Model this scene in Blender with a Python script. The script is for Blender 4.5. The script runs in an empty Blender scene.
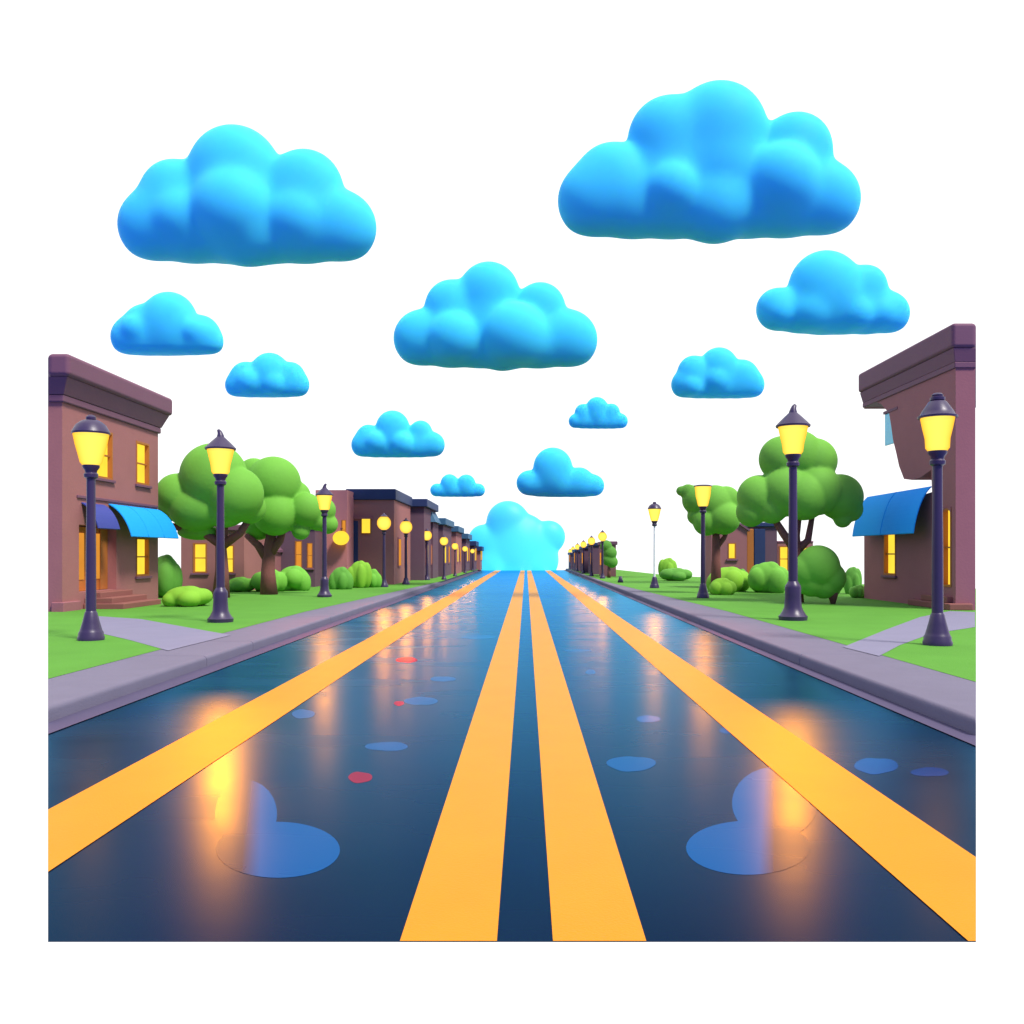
import bpy, bmesh, math, random
import numpy as np
from mathutils import Vector, Matrix
random.seed(7)
sc = bpy.context.scene
COL = sc.collection

# ------------------------------------------------------------------ camera numbers
F, CX, CY, H = 900.0, 526.0, 554.0, 2.0
ZG = 0.205                                   # lawn level
SL, SR = 478.0 / F, 450.0 / F                # the two slanted side edges of the ground sheet
YF, YE = 1.0 * H * F / 388.0, 112.0          # front edge and far end of the street


def P(px, py, z=ZG):
    y = (H - z) * F / (py - CY)
    return ((px - CX) * y / F, y, z)


def XA(px, y): return (px - CX) * y / F
def ZA(py, y): return H - (py - CY) * y / F


def s(r, g, b):
    def c(v):
        v /= 255.0
        return v / 12.92 if v <= 0.04045 else ((v + 0.055) / 1.055) ** 2.4
    return (c(r), c(g), c(b), 1.0)


# ------------------------------------------------------------------ materials
def nodes_of(name):
    m = bpy.data.materials.new(name)
    m.use_nodes = True
    nt = m.node_tree
    nt.nodes.clear()
    return m, nt, nt.nodes, nt.links


def principled(name, col, rough=0.6, var=0.12, scale=3.0, bump=0.0, bscale=20.0, spec=0.3, sheen=0.0,
               sss=0.0, coat=0.0):
    m, nt, N, L = nodes_of(name)
    out = N.new('ShaderNodeOutputMaterial')
    b = N.new('ShaderNodeBsdfPrincipled')
    b.inputs['Roughness'].default_value = rough
    b.inputs['Specular IOR Level'].default_value = spec
    b.inputs['Coat Weight'].default_value = coat
    if sheen:
        b.inputs['Sheen Weight'].default_value = sheen
    if sss:
        b.inputs['Subsurface Weight'].default_value = sss
        b.inputs['Subsurface Radius'].default_value = (0.5, 0.35, 2.2)
        b.inputs['Subsurface Scale'].default_value = 0.5
    tc = N.new('ShaderNodeTexCoord')
    n = N.new('ShaderNodeTexNoise')
    n.inputs['Scale'].default_value = scale
    n.inputs['Detail'].default_value = 5
    L.new(tc.outputs['Object'], n.inputs['Vector'])
    mx = N.new('ShaderNodeMix')
    mx.data_type = 'RGBA'
    mx.inputs['A'].default_value = tuple(c * (1 - var) for c in col[:3]) + (1,)
    mx.inputs['B'].default_value = tuple(min(1, c * (1 + var)) for c in col[:3]) + (1,)
    L.new(n.outputs['Fac'], mx.inputs['Factor'])
    L.new(mx.outputs['Result'], b.inputs['Base Color'])
    if bump:
        n2 = N.new('ShaderNodeTexNoise')
        n2.inputs['Scale'].default_value = bscale
        n2.inputs['Detail'].default_value = 6
        L.new(tc.outputs['Object'], n2.inputs['Vector'])
        bp = N.new('ShaderNodeBump')
        bp.inputs['Strength'].default_value = bump
        bp.inputs['Distance'].default_value = 0.05
        L.new(n2.outputs['Fac'], bp.inputs['Height'])
        L.new(bp.outputs['Normal'], b.inputs['Normal'])
    L.new(b.outputs['BSDF'], out.inputs['Surface'])
    return m


def emitter(name, col, strength, var=0.15, scale=1.5):
    m, nt, N, L = nodes_of(name)
    out = N.new('ShaderNodeOutputMaterial')
    e = N.new('ShaderNodeEmission')
    tc = N.new('ShaderNodeTexCoord')
    n = N.new('ShaderNodeTexNoise')
    n.inputs['Scale'].default_value = scale
    L.new(tc.outputs['Object'], n.inputs['Vector'])
    mx = N.new('ShaderNodeMix')
    mx.data_type = 'RGBA'
    mx.inputs['A'].default_value = tuple(c * (1 - var) for c in col[:3]) + (1,)
    mx.inputs['B'].default_value = tuple(c * (1 + var) for c in col[:3]) + (1,)
    L.new(n.outputs['Fac'], mx.inputs['Factor'])
    L.new(mx.outputs['Result'], e.inputs['Color'])
    e.inputs['Strength'].default_value = strength
    L.new(e.outputs['Emission'], out.inputs['Surface'])
    return m


def lantern_glass_mat():
    m, nt, N, L = nodes_of('lantern_glass')
    out = N.new('ShaderNodeOutputMaterial')
    e = N.new('ShaderNodeEmission')
    lc = N.new('ShaderNodeMix')
    lc.data_type = 'RGBA'
    lc.inputs['A'].default_value = (1.0, 0.84, 0.14, 1)
    lc.inputs['B'].default_value = (1.0, 0.40, 0.015, 1)
    L.new(lc.outputs['Result'], e.inputs['Color'])
    e.inputs['Strength'].default_value = 1.12
    t = N.new('ShaderNodeBsdfTransparent')
    t.inputs['Color'].default_value = (1.0, 0.8, 0.12, 1)
    lw = N.new('ShaderNodeLayerWeight')
    lw.inputs['Blend'].default_value = 0.55
    L.new(lw.outputs['Facing'], lc.inputs['Factor'])
    mr = N.new('ShaderNodeMapRange')
    mr.inputs['To Min'].default_value = 0.78
    mr.inputs['To Max'].default_value = 0.9
    L.new(lw.outputs['Facing'], mr.inputs['Value'])
    mx = N.new('ShaderNodeMixShader')
    L.new(mr.outputs['Result'], mx.inputs['Fac'])
    L.new(t.outputs['BSDF'], mx.inputs[1])
    L.new(e.outputs['Emission'], mx.inputs[2])
    L.new(mx.outputs['Shader'], out.inputs['Surface'])
    return m


def wet_mat(name, dcol, tint, r0, rough, ripple=0.05, power=5.0, var=0.25, fade=None):
    """dark surface under a thin film of water: diffuse body + tinted mirror film (Schlick-like weight)"""
    m, nt, N, L = nodes_of(name)
    out = N.new('ShaderNodeOutputMaterial')
    d = N.new('ShaderNodeBsdfDiffuse')
    tc = N.new('ShaderNodeTexCoord')
    n = N.new('ShaderNodeTexNoise')
    n.inputs['Scale'].default_value = 0.8
    n.inputs['Detail'].default_value = 6
    L.new(tc.outputs['Object'], n.inputs['Vector'])
    mx = N.new('ShaderNodeMix')
    mx.data_type = 'RGBA'
    mx.inputs['A'].default_value = tuple(c * (1 - var) for c in dcol[:3]) + (1,)
    mx.inputs['B'].default_value = tuple(c * (1 + var) for c in dcol[:3]) + (1,)
    L.new(n.outputs['Fac'], mx.inputs['Factor'])
    if fade:                     # painted blue fades to the asphalt colour where the lamp streak crosses
        x0, x1, under, lean = fade
        sp = N.new('ShaderNodeSeparateXYZ')
        L.new(tc.outputs['Object'], sp.inputs['Vector'])
        ms2 = N.new('ShaderNodeMapRange')
        ms2.inputs['From Min'].default_value = x0
        ms2.inputs['From Max'].default_value = x1
        ln = N.new('ShaderNodeMath')
        ln.operation = 'MULTIPLY_ADD'
        ln.inputs[1].default_value = -lean
        L.new(sp.outputs['Y'], ln.inputs[0])
        L.new(sp.outputs['X'], ln.inputs[2])
        L.new(ln.outputs['Value'], ms2.inputs['Value'])
        m2 = N.new('ShaderNodeMix')
        m2.data_type = 'RGBA'
        m2.inputs['A'].default_value = tuple(under) + (1,)
        L.new(ms2.outputs['Result'], m2.inputs['Factor'])
        L.new(mx.outputs['Result'], m2.inputs['B'])
        L.new(m2.outputs['Result'], d.inputs['Color'])
    else:
        L.new(mx.outputs['Result'], d.inputs['Color'])
    g = N.new('ShaderNodeBsdfGlossy')
    g.distribution = 'GGX'
    g.inputs['Color'].default_value = tint
    n3 = N.new('ShaderNodeTexNoise')
    n3.inputs['Scale'].default_value = 0.6
    n3.inputs['Detail'].default_value = 3
    mp = N.new('ShaderNodeMapping')
    mp.inputs['Scale'].default_value = (0.5, 1.6, 1)
    L.new(tc.outputs['Object'], mp.inputs['Vector'])
    L.new(mp.outputs['Vector'], n3.inputs['Vector'])
    mr = N.new('ShaderNodeMapRange')
    mr.inputs['From Min'].default_value = 0.3
    mr.inputs['From Max'].default_value = 0.7
    mr.inputs['To Min'].default_value = rough * 0.88
    mr.inputs['To Max'].default_value = rough * 1.06
    L.new(n3.outputs['Fac'], mr.inputs['Value'])
    L.new(mr.outputs['Result'], g.inputs['Roughness'])
    if ripple:
        n4 = N.new('ShaderNodeTexNoise')
        n4.inputs['Scale'].default_value = 2.2
        n4.inputs['Detail'].default_value = 4
        L.new(mp.outputs['Vector'], n4.inputs['Vector'])
        bp = N.new('ShaderNodeBump')
        bp.inputs['Strength'].default_value = ripple
        bp.inputs['Distance'].default_value = 0.05
        L.new(n4.outputs['Fac'], bp.inputs['Height'])
        L.new(bp.outputs['Normal'], g.inputs['Normal'])
    lw = N.new('ShaderNodeLayerWeight')
    lw.inputs['Blend'].default_value = 0.5
    pw = N.new('ShaderNodeMath')
    pw.operation = 'POWER'
    pw.inputs[1].default_value = power
    L.new(lw.outputs['Facing'], pw.inputs[0])
    mr2 = N.new('ShaderNodeMapRange')
    mr2.inputs['To Min'].default_value = r0
    mr2.inputs['To Max'].default_value = 0.95
    L.new(pw.outputs['Value'], mr2.inputs['Value'])
    ms = N.new('ShaderNodeMixShader')
    L.new(mr2.outputs['Result'], ms.inputs['Fac'])
    L.new(d.outputs['BSDF'], ms.inputs[1])
    L.new(g.outputs['BSDF'], ms.inputs[2])
    L.new(ms.outputs['Shader'], out.inputs['Surface'])
    return m


M = {}
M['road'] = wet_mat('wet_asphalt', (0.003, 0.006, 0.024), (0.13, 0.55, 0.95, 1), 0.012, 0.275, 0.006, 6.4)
M['puddle'] = wet_mat('puddle_painted_sky', (0.005, 0.06, 0.20), (0.13, 0.52, 0.86, 1), 0.016, 0.32, 0.0, 6.4, 0.05)  # reflected sky is put into the blue diffuse colour
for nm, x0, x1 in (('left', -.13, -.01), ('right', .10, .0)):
    M['puddle_shallow_' + nm] = wet_mat('painted_cloud_reflection', (0.005, 0.065, 0.22), (0.13, 0.55, 0.95, 1), 0.012, 0.275, 0.0, 6.4, 0.05, (x0, x1, (0.003, 0.006, 0.024), -.29 if nm == 'left' else .28))  # cloud reflection painted in diffuse blue, fading out under the lamp streak
M['puddle_dim'] = wet_mat('dim_puddle_painted_sky', (0.012, 0.04, 0.17), (0.10, 0.4, 0.8, 1), 0.03, 0.2, 0.0, 4.0, 0.05)  # weaker sky reflection, also painted into the diffuse blue
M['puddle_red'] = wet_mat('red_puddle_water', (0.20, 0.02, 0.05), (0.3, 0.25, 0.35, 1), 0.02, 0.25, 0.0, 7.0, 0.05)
M['paint'] = principled('yellow_road_paint', (0.60, 0.245, 0.010), 0.45, 0.07, 1.5, 0.08, 60, 0.08)
M['kerb'] = principled('kerb_concrete', s(116, 111, 128), 0.75, 0.08, 2.0, 0.15, 40, 0.1)
M['gutter'] = principled('gutter_concrete', s(84, 78, 104), 0.7, 0.08, 2.0, 0.1, 40, 0.1)
M['path'] = principled('path_concrete', s(128, 124, 146), 0.8, 0.08, 1.5, 0.15, 30)
M['grass'] = principled('lawn_grass', (0.105, 0.30, 0.04), 0.9, 0.14, 0.7, 0.3, 50, 0.1)
M['leaf'] = principled('foliage_green', (0.165, 0.455, 0.05), 0.75, 0.16, 0.9, 0.12, 6, 0.25)
M['leaf_dark'] = principled('foliage_deep_green', (0.12, 0.35, 0.045), 0.75, 0.16, 0.9, 0.12, 6, 0.25)
M['leaf_lime'] = principled('foliage_lime', (0.22, 0.48, 0.035), 0.75, 0.14, 0.9, 0.12, 6, 0.25)
M['soil'] = principled('soil', (0.03, 0.025, 0.03), 0.9)
M['bark'] = principled('bark', s(130, 80, 74), 0.85, 0.2, 4.0, 0.3, 18)
M['cloud'] = principled('cloud_blue', (0.07, 0.67, 1.0), 0.5, 0.0, 1.0, 0, 1, 0.02, sss=0.75)
M['wall_brown'] = principled('plaster_brown', s(162, 106, 104), 0.85, 0.08, 1.2, 0.12, 14)
M['wall_dark'] = principled('plaster_dark_brown', s(156, 100, 105), 0.85, 0.08, 1.2, 0.12, 14)
M['wall_purple'] = principled('plaster_purple', s(104, 76, 92), 0.85, 0.08, 1.2, 0.12, 14)
M['wall_pink'] = principled('plaster_pink', s(190, 122, 126), 0.85, 0.08, 1.2, 0.12, 14)
M['trim'] = principled('cornice_plum', s(120, 80, 98), 0.7, 0.07, 1.2, 0.08, 14)
M['navy'] = principled('navy_paint', s(42, 56, 98), 0.6, 0.1, 1.2, 0.05, 14)
M['teal'] = principled('teal_roof', s(60, 100, 130), 0.6, 0.1, 1.2, 0.05, 14)
M['step'] = principled('brown_stone', s(140, 88, 80), 0.85, 0.08, 1.5, 0.12, 14)
M['awning'] = principled('blue_canvas', (0.02, 0.36, 1.0), 0.7, 0.05, 2.0, 0.05, 40, 0.05)
M['awning_shade'] = principled('shaded_canvas', s(62, 70, 150), 0.6, 0.05, 2.0, 0.05, 40)  # blue canvas with the awning's shadow put into its colour
M['iron'] = principled('violet_black_iron', s(58, 44, 78), 0.38, 0.1, 4.0, 0.04, 40, 0.5)
M['white_iron'] = principled('white_painted_iron', (0.9, 0.9, 0.9), 0.5, 0.02)
M['window'] = emitter('lit_window', (1.0, 0.68, 0.05), 0.95)
M['window_orange'] = emitter('dim_lit_window', (0.85, 0.33, 0.04), 0.72)
M['glass_blue'] = principled('blue_window_pane', s(100, 210, 240), 0.2, 0.1, 2.0)
M['frame'] = principled('window_frame_ochre', s(176, 108, 50), 0.6, 0.06)
M['doorwood'] = principled('orange_door_wood', s(196, 112, 44), 0.55, 0.08)
M['glass'] = lantern_glass_mat()
mc = principled('glowing_cloud', (0.05, 0.45, 0.95), 0.5, 0.0)
bs = [n for n in mc.node_tree.nodes if n.type == 'BSDF_PRINCIPLED'][0]
bs.inputs['Emission Color'].default_value = (0.06, 0.72, 1.0, 1)
nn, ll = mc.node_tree.nodes, mc.node_tree.links
t1, t2, t3 = nn.new('ShaderNodeTexCoord'), nn.new('ShaderNodeSeparateXYZ'), nn.new('ShaderNodeMapRange')
ll.new(t1.outputs['Object'], t2.inputs['Vector'])
ll.new(t2.outputs['Z'], t3.inputs['Value'])
t3.inputs['From Min'].default_value, t3.inputs['From Max'].default_value = 0.0, 6.5
t3.inputs['To Min'].default_value, t3.inputs['To Max'].default_value = 0.95, 0.3  # haze glow painted as emission, strongest at the cloud's base
ll.new(t3.outputs['Result'], bs.inputs['Emission Strength'])
M['cloud_glow'] = mc


# ------------------------------------------------------------------ mesh building
class MB:
    def __init__(self): self.v, self.f = [], []

    def add(self, vs, fs):
        o = len(self.v)
        self.v += [tuple(v) for v in vs]
        self.f += [tuple(i + o for i in f) for f in fs]
        return self

    def box(self, x0, x1, y0, y1, z0, z1):
        return self.add([(x0, y0, z0), (x1, y0, z0), (x1, y1, z0), (x0, y1, z0), (x0, y0, z1), (x1, y0, z1), (x1, y1, z1), (x0, y1, z1)],
                        [(0, 3, 2, 1), (4, 5, 6, 7), (0, 1, 5, 4), (1, 2, 6, 5), (2, 3, 7, 6), (3, 0, 4, 7)])

    def prism(self, poly, z0, z1):                 # plan polygon (counter-clockwise) between two heights
        n = len(poly)
        return self.add([(x, y, z0) for x, y in poly] + [(x, y, z1) for x, y in poly],
                        [tuple(range(n))[::-1], tuple(range(n, 2 * n))] + [(i, (i + 1) % n, n + (i + 1) % n, n + i) for i in range(n)])

    def loops(self, a, b):                         # two 3D loops joined into a solid
        n = len(a)
        return self.add(list(a) + list(b), [tuple(range(n))[::-1], tuple(range(n, 2 * n))] + [(i, (i + 1) % n, n + (i + 1) % n, n + i) for i in range(n)])

    def sheet(self, poly, z): return self.add([(x, y, z) for x, y in poly], [tuple(range(len(poly)))])

    def lathe(self, prof, n=24, c=(0, 0, 0), bend=None):
        vs, fs = [], []
        for r, z in prof:
            dx = bend(z) if bend else 0.0
            for k in range(n):
                a = 2 * math.pi * k / n
                vs.append((c[0] + r * math.cos(a) + dx, c[1] + r * math.sin(a), c[2] + z))
        for j in range(len(prof) - 1):
            for k in range(n):
                fs.append((j * n + k, j * n + (k + 1) % n, (j + 1) * n + (k + 1) % n, (j + 1) * n + k))
        fs.append(tuple(range(n))[::-1])
        fs.append(tuple((len(prof) - 1) * n + k for k in range(n)))
        return self.add(vs, fs)

    def tube(self, pts, rad, n=10):
        vs, fs = [], []
        pts = [Vector(p) for p in pts]
        for i, p in enumerate(pts):
            t = (pts[min(i + 1, len(pts) - 1)] - pts[max(i - 1, 0)]).normalized()
            u = t.cross(Vector((0, 1, 0.13))).normalized()
            w = t.cross(u).normalized()
            for k in range(n):
                a = 2 * math.pi * k / n
                vs.append(p + (u * math.cos(a) + w * math.sin(a)) * rad[i])
        for j in range(len(pts) - 1):
            for k in range(n):
                fs.append((j * n + k, j * n + (k + 1) % n, (j + 1) * n + (k + 1) % n, (j + 1) * n + k))
        fs += [tuple(range(n))[::-1], tuple((len(pts) - 1) * n + k for k in range(n))]
        return self.add(vs, fs)

    def mesh(self, name):
        me = bpy.data.meshes.new(name)
        me.from_pydata(self.v, [], self.f)
        bm = bmesh.new()
        bm.from_mesh(me)
        bmesh.ops.recalc_face_normals(bm, faces=bm.faces)
        bm.to_mesh(me)
        bm.free()
        return me

    def build(self, name, mat, parent=None, smooth=False, bevel=0.0, seg=2, cuts=None):
        """verts are given in world space; a parent's own place is taken off"""
        me = self.mesh(name)
        ob = bpy.data.objects.new(name, me)
        COL.objects.link(ob)
        if cuts:
            cm = MB()
            for c in cuts: cm.box(*c)
            co = bpy.data.objects.new('cutter', cm.mesh('cutter'))
            COL.objects.link(co)
            md = ob.modifiers.new('cut', 'BOOLEAN')
            md.operation, md.solver, md.object = 'DIFFERENCE', 'EXACT', co
            me2 = baked(ob)
            ob.modifiers.clear()
            ob.data = me2
            bpy.data.objects.remove(co)
            me = me2
        me.materials.clear()
        me.materials.append(mat)
        if smooth:
            for p in me.polygons: p.use_smooth = True
        if parent is not None:
            me.transform(Matrix.Translation(-base_of(parent)))
            ob.parent = parent
        if bevel:
            b = ob.modifiers.new('bevel', 'BEVEL')
            b.width, b.segments, b.limit_method = bevel, seg, 'ANGLE'
            b.angle_limit = math.radians(35)
            if seg > 1:
                for p in me.polygons: p.use_smooth = True
                b.harden_normals = True
        return ob


def base_of(o):
    v = Vector((0, 0, 0))
    while o is not None:
        v += o.location
        o = o.parent
    return v


def baked(ob):
    dg = bpy.context.evaluated_depsgraph_get()
    dg.update()
    return bpy.data.meshes.new_from_object(ob.evaluated_get(dg))


def tag(o, label, cat, group=None):
    o['label'], o['category'] = label, cat
    if group: o['group'] = group
    return o


def thing(name, label, cat, loc, group=None):
    o = bpy.data.objects.new(name, None)
    o.empty_display_size = 0.3
    COL.objects.link(o)
    o.location = loc
    return tag(o, label, cat, group)


def struct(o):
    o['kind'] = 'structure'
    return o


def clip(poly, y0=None):
    """keeps the part of a plan polygon that lies on the street block"""
    planes = [(0, 1, -(y0 if y0 is not None else YF)), (1, SL, 0), (-1, SR, 0)]
    for a, b, c in planes:
        out = []
        for i in range(len(poly)):
            p, q = poly[i], poly[(i + 1) % len(poly)]
            dp, dq = a * p[0] + b * p[1] + c, a * q[0] + b * q[1] + c
            if dp >= 0: out.append(p)
            if (dp >= 0) != (dq >= 0):
                t = dp / (dp - dq)
                out.append((p[0] + (q[0] - p[0]) * t, p[1] + (q[1] - p[1]) * t))
        poly = out
    return poly


# ------------------------------------------------------------------ ground
def strip(name, x0, x1, z, mat):
    return struct(MB().sheet(clip([(x0, 0.1), (x1, 0.1), (x1, YE), (x0, YE)]), z).build(name, mat))


KL0, KL1 = -5.28, -5.64       # left gutter
KR0, KR1 = 4.66, 4.92         # right gutter
struct(MB().sheet(clip([(-7.5, .1), (6.8, .1), (6.8, 60), (5.4, YE), (-6, YE), (-7.5, 60)], YF + .25), -0.03).build('ground', M['soil']))
strip('road', KL0 - .06, KR0 + .06, 0.0, M['road'])
strip('gutter', KL1 - .06, KL0, 0.012, M['gutter'])
strip('gutter', KR0, KR1 + .06, 0.012, M['gutter'])
for x0, x1 in ((-3.73, -3.0), (-0.65, -0.15), (0.139, 0.62), (2.28, 2.96)):
    me = MB()
    me.sheet(clip([(x0, 0.1), (x1, 0.1), (x1, YE), (x0, YE)]), 0.006)
    struct(me.build('road_marking', M['paint']))


def taper(y, a, b): return a + (b - a) * min(1, max(0, (y - 28) / 32.0))


def kerb(xf, xb, xb_far, slope, joints):
    sg = 1 if xf > 0 else -1
    mb = MB()
    r = 0.07
    ys = [0.0] + joints + [YE]
    for a, b in zip(ys[:-1], ys[1:]):
        def prof(y, end):
            xbk = taper(y, xb, xb_far)
            pts = [(xf, -0.02)]
            for k in range(7):
                t = math.pi / 2 * k / 6
                pts.append((xf + sg * (r - r * math.cos(t)), 0.2 - r + r * math.sin(t)))
            pts += [(xbk, 0.2), (xbk, -0.02)]
            return [(x, max(y + (0.012 if end == 0 else -0.012), abs(x) / slope), z) for x, z in pts]
        cuts = [a] + [c for c in (28, 36, 44, 52, 60) if a < c < b] + [b]
        rings = [prof(c, 0 if c == a else (1 if c == b else 2)) for c in cuts]
        n = len(rings[0])
        vs = [v for R in rings for v in R]
        fs = []
        for j in range(len(rings) - 1):
            for k in range(n):
                fs.append((j * n + k, j * n + (k + 1) % n, (j + 1) * n + (k + 1) % n, (j + 1) * n + k))
        fs += [tuple(range(n)), tuple((len(rings) - 1) * n + k for k in range(n))[::-1]]
        mb.add(vs, fs)
    o = mb.build('kerb', M['kerb'], bevel=0.012, seg=2)
    return struct(o)


kerb(KL1, -6.94, -5.62, SL, [15.9, 18.6, 26.0, 34, 42, 50, 60, 70, 80])
kerb(KR1, 6.38, 5.2, SR, [16.2, 25.5, 33, 41, 50, 60, 70, 80])
struct(MB().sheet(clip([(-6.88, 1), (-6.88, 28), (-5.56, 60), (-5.56, YE), (-20, YE), (-20, 60), (-24, 45), (-24, 1)]), ZG).build('lawn', M['grass']))
struct(MB().sheet(clip([(6.32, 1), (24, 1), (24, 45), (18, 58), (12, 75), (10, YE), (5.14, YE), (5.14, 60), (6.32, 28)]), ZG).build('lawn', M['grass']))


def flat_px(name, pts, z, mat):
    return struct(MB().sheet([P(x, y, z)[:2] for x, y in pts], z).build(name, mat))


flat_px('path', [(96, 616), (141, 619), (180, 626), (231, 635), (168, 650.5), (130, 640), (100, 633)], ZG + .005, M['path'])
flat_px('path', [(950, 611), (920, 617), (885, 630), (843, 647), (879, 656), (900, 645), (930, 634), (975, 627), (975, 612)], ZG + .005, M['path'])


# ------------------------------------------------------------------ blobs: clouds, crowns, bushes
def blob_mesh(name, lobes, vox, smooth_it=6, mat=None, floor=None, squash=0.2):
    """ellipsoids ((x,y,z),(rx,ry,rz)) grown together into one closed soft surface"""
    bm = bmesh.new()
    for c, r in lobes:
        bmesh.ops.create_icosphere(bm, subdivisions=4, radius=1.0,
                                   matrix=Matrix.Translation(c) @ Matrix.Diagonal((r[0], r[1], r[2], 1)))
    if floor is not None:
        for v in bm.verts:
            if v.co.z < floor: v.co.z = floor + (v.co.z - floor) * squash
    me = bpy.data.meshes.new('tmp')
    bm.to_mesh(me)
    bm.free()
    ob = bpy.data.objects.new('tmp', me)
    COL.objects.link(ob)
    rm = ob.modifiers.new('r', 'REMESH')
    rm.mode, rm.voxel_size = 'VOXEL', vox
    sm = ob.modifiers.new('s', 'SMOOTH')
    sm.factor, sm.iterations = 0.5, smooth_it
    out = baked(ob)
    bpy.data.objects.remove(ob)
    out.name = name
    for p in out.polygons: p.use_smooth = True
    out.materials.clear()
    out.materials.append(mat)
    return out


def blob_obj(name, lobes, loc, vox, mat, parent=None, **k):
    me = blob_mesh(name, lobes, vox, mat=mat, **k)
    base = base_of(parent) if parent is not None else Vector(loc)
    me.transform(Matrix.Translation(-base))
    o = bpy.data.objects.new(name, me)
    COL.objects.link(o)
    if parent is not None: o.parent = parent
    else: o.location = loc
    return o


def px_lobes(lst, Y, org=(0, 0), k=1.0, depth=0.75):
    """lobes seen at zoom coordinates (x, y, r[, forward[, ry_scale]]) -> ellipsoids round the plane at distance Y"""
    out = []
    for l in lst:
        x, y, r = l[:3]
        fwd = l[3] if len(l) > 3 else 0.0
        asp = l[4] if len(l) > 4 else 1.0
        R = r * k * Y / F
        c = (XA(org[0] + x * k, Y), Y - fwd * R, ZA(org[1] + y * k, Y))
        out.append((c, (R * asp, R * depth * max(1, asp * .8), R)))
    return out


CG = 'blue puffy clouds floating above the street'


def soft_union(me, lobes, zb, k, hang, kb):
    """slides the vertices of a rough union onto a smooth-minimum surface with a softly flattened underside"""
    n = len(me.vertices)
    co = np.empty(n * 3)
    me.vertices.foreach_get('co', co)
    p = co.reshape(n, 3)
    C = np.array([c for c, q in lobes])
    R = np.array([q for c, q in lobes])
    hg = np.array(hang)

    def field(p):
        d = (p[:, None, :] - C[None]) / R[None]
        ln = np.sqrt((d ** 2).sum(2)) + 1e-9
        l2 = np.sqrt(((d / R[None]) ** 2).sum(2)) + 1e-9
        f = ln * (ln - 1) / l2
        def smin(f):
            m = f.min(1, keepdims=True)
            return (m[:, 0] - k * np.log(np.exp(-(f - m) / k).sum(1)))
        fm = smin(f[:, ~hg])
        g = zb - p[:, 2]
        h = np.clip(.5 + .5 * (fm - g) / kb, 0, 1)
        fm = g * (1 - h) + fm * h + kb * h * (1 - h)      # smooth maximum with the half space
        if hg.any():
            fh = smin(f[:, hg])
            h = np.clip(.5 + .5 * (fh - fm) / (k * 2.5), 0, 1)
            fm = fh * (1 - h) + fm * h - k * 2.5 * h * (1 - h)
        return fm

    e = 1e-3
    for it in range(14):
        f = field(p)
        g = np.stack([(field(p + np.eye(3)[i] * e) - f) / e for i in range(3)], 1)
        gl = (g ** 2).sum(1, keepdims=True) + 1e-6
        step = f[:, None] * g / gl
        sl = np.sqrt((step ** 2).sum(1, keepdims=True)) + 1e-9
        p = p - step * np.minimum(1, k * .8 / sl) * .8
    me.vertices.foreach_set('co', p.ravel())
    me.update()


def cloud(label, lst, Y, org, k, bottom, mat='cloud', soft=.095, depth=0.72, round_b=.3):
    """puffs (x, y, r, forward, aspect); aspect 1.01 marks a puff that hangs below the flat underside"""
    lst = [l for l in lst if len(l) < 5 or l[4] == 1.01]
    back = [l for l in lst if len(l) < 4]
    rmax = max(l[2] for l in lst)
    a, b = min(back, key=lambda l: l[0] - l[2]), max(back, key=lambda l: l[0] + l[2])
    n = max(3, int((b[0] - a[0]) / (a[2] + b[2]) * 2) + 1)
    top = min(l[1] for l in back)
    yb = (a[1] + b[1]) / 2
    for p in back:                              # puffs run down into the belly
        if p is not a and p is not b:
            lst.append((p[0] * .94 + (a[0] + b[0]) * .03, p[1] + (yb - p[1]) * .55, p[2] * .97))
    for i in range(1, n):                       # belly between the two outermost puffs
        q = i / n
        rb = a[2] + (b[2] - a[2]) * q
        lst.append((a[0] + (b[0] - a[0]) * q, a[1] + (b[1] - a[1]) * q + .12 * rb, rb * (.98 + .06 * math.sin(math.pi * q))))
    kk = k * Y / F
    lb, hang = [], []
    for l in lst:
        R = l[2] * kk
        fwd = l[3] * .62 if len(l) > 3 else 0
        lb.append(((XA(org[0] + l[0] * k, Y), Y - fwd * R, ZA(org[1] + l[1] * k, Y)), (R, R * (depth if len(l) < 4 else .8), R)))
        hang.append(len(l) > 4 and l[4] == 1.01)
    zb = ZA(org[1] + (bottom + 4) * k, Y)
    wid = (b[0] + b[2] - a[0] + a[2]) * kk
    me = blob_mesh('cloud', lb, wid / 90.0, mat=M[mat], smooth_it=4)
    soft_union(me, [(c, tuple(v - rmax * kk * soft * .32 for v in q) if q[0] > rmax * kk * .5 else tuple(v * .93 for v in q)) for c, q in lb],
               zb, rmax * kk * soft, hang, rmax * kk * round_b)
    loc = Vector((XA(org[0] + (a[0] + b[0]) / 2 * k, Y), Y, zb))
    me.transform(Matrix.Translation(-loc))
    o = bpy.data.objects.new('cloud', me)
    COL.objects.link(o)
    o.location = loc
    return tag(o, label, 'cloud', CG)


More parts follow.
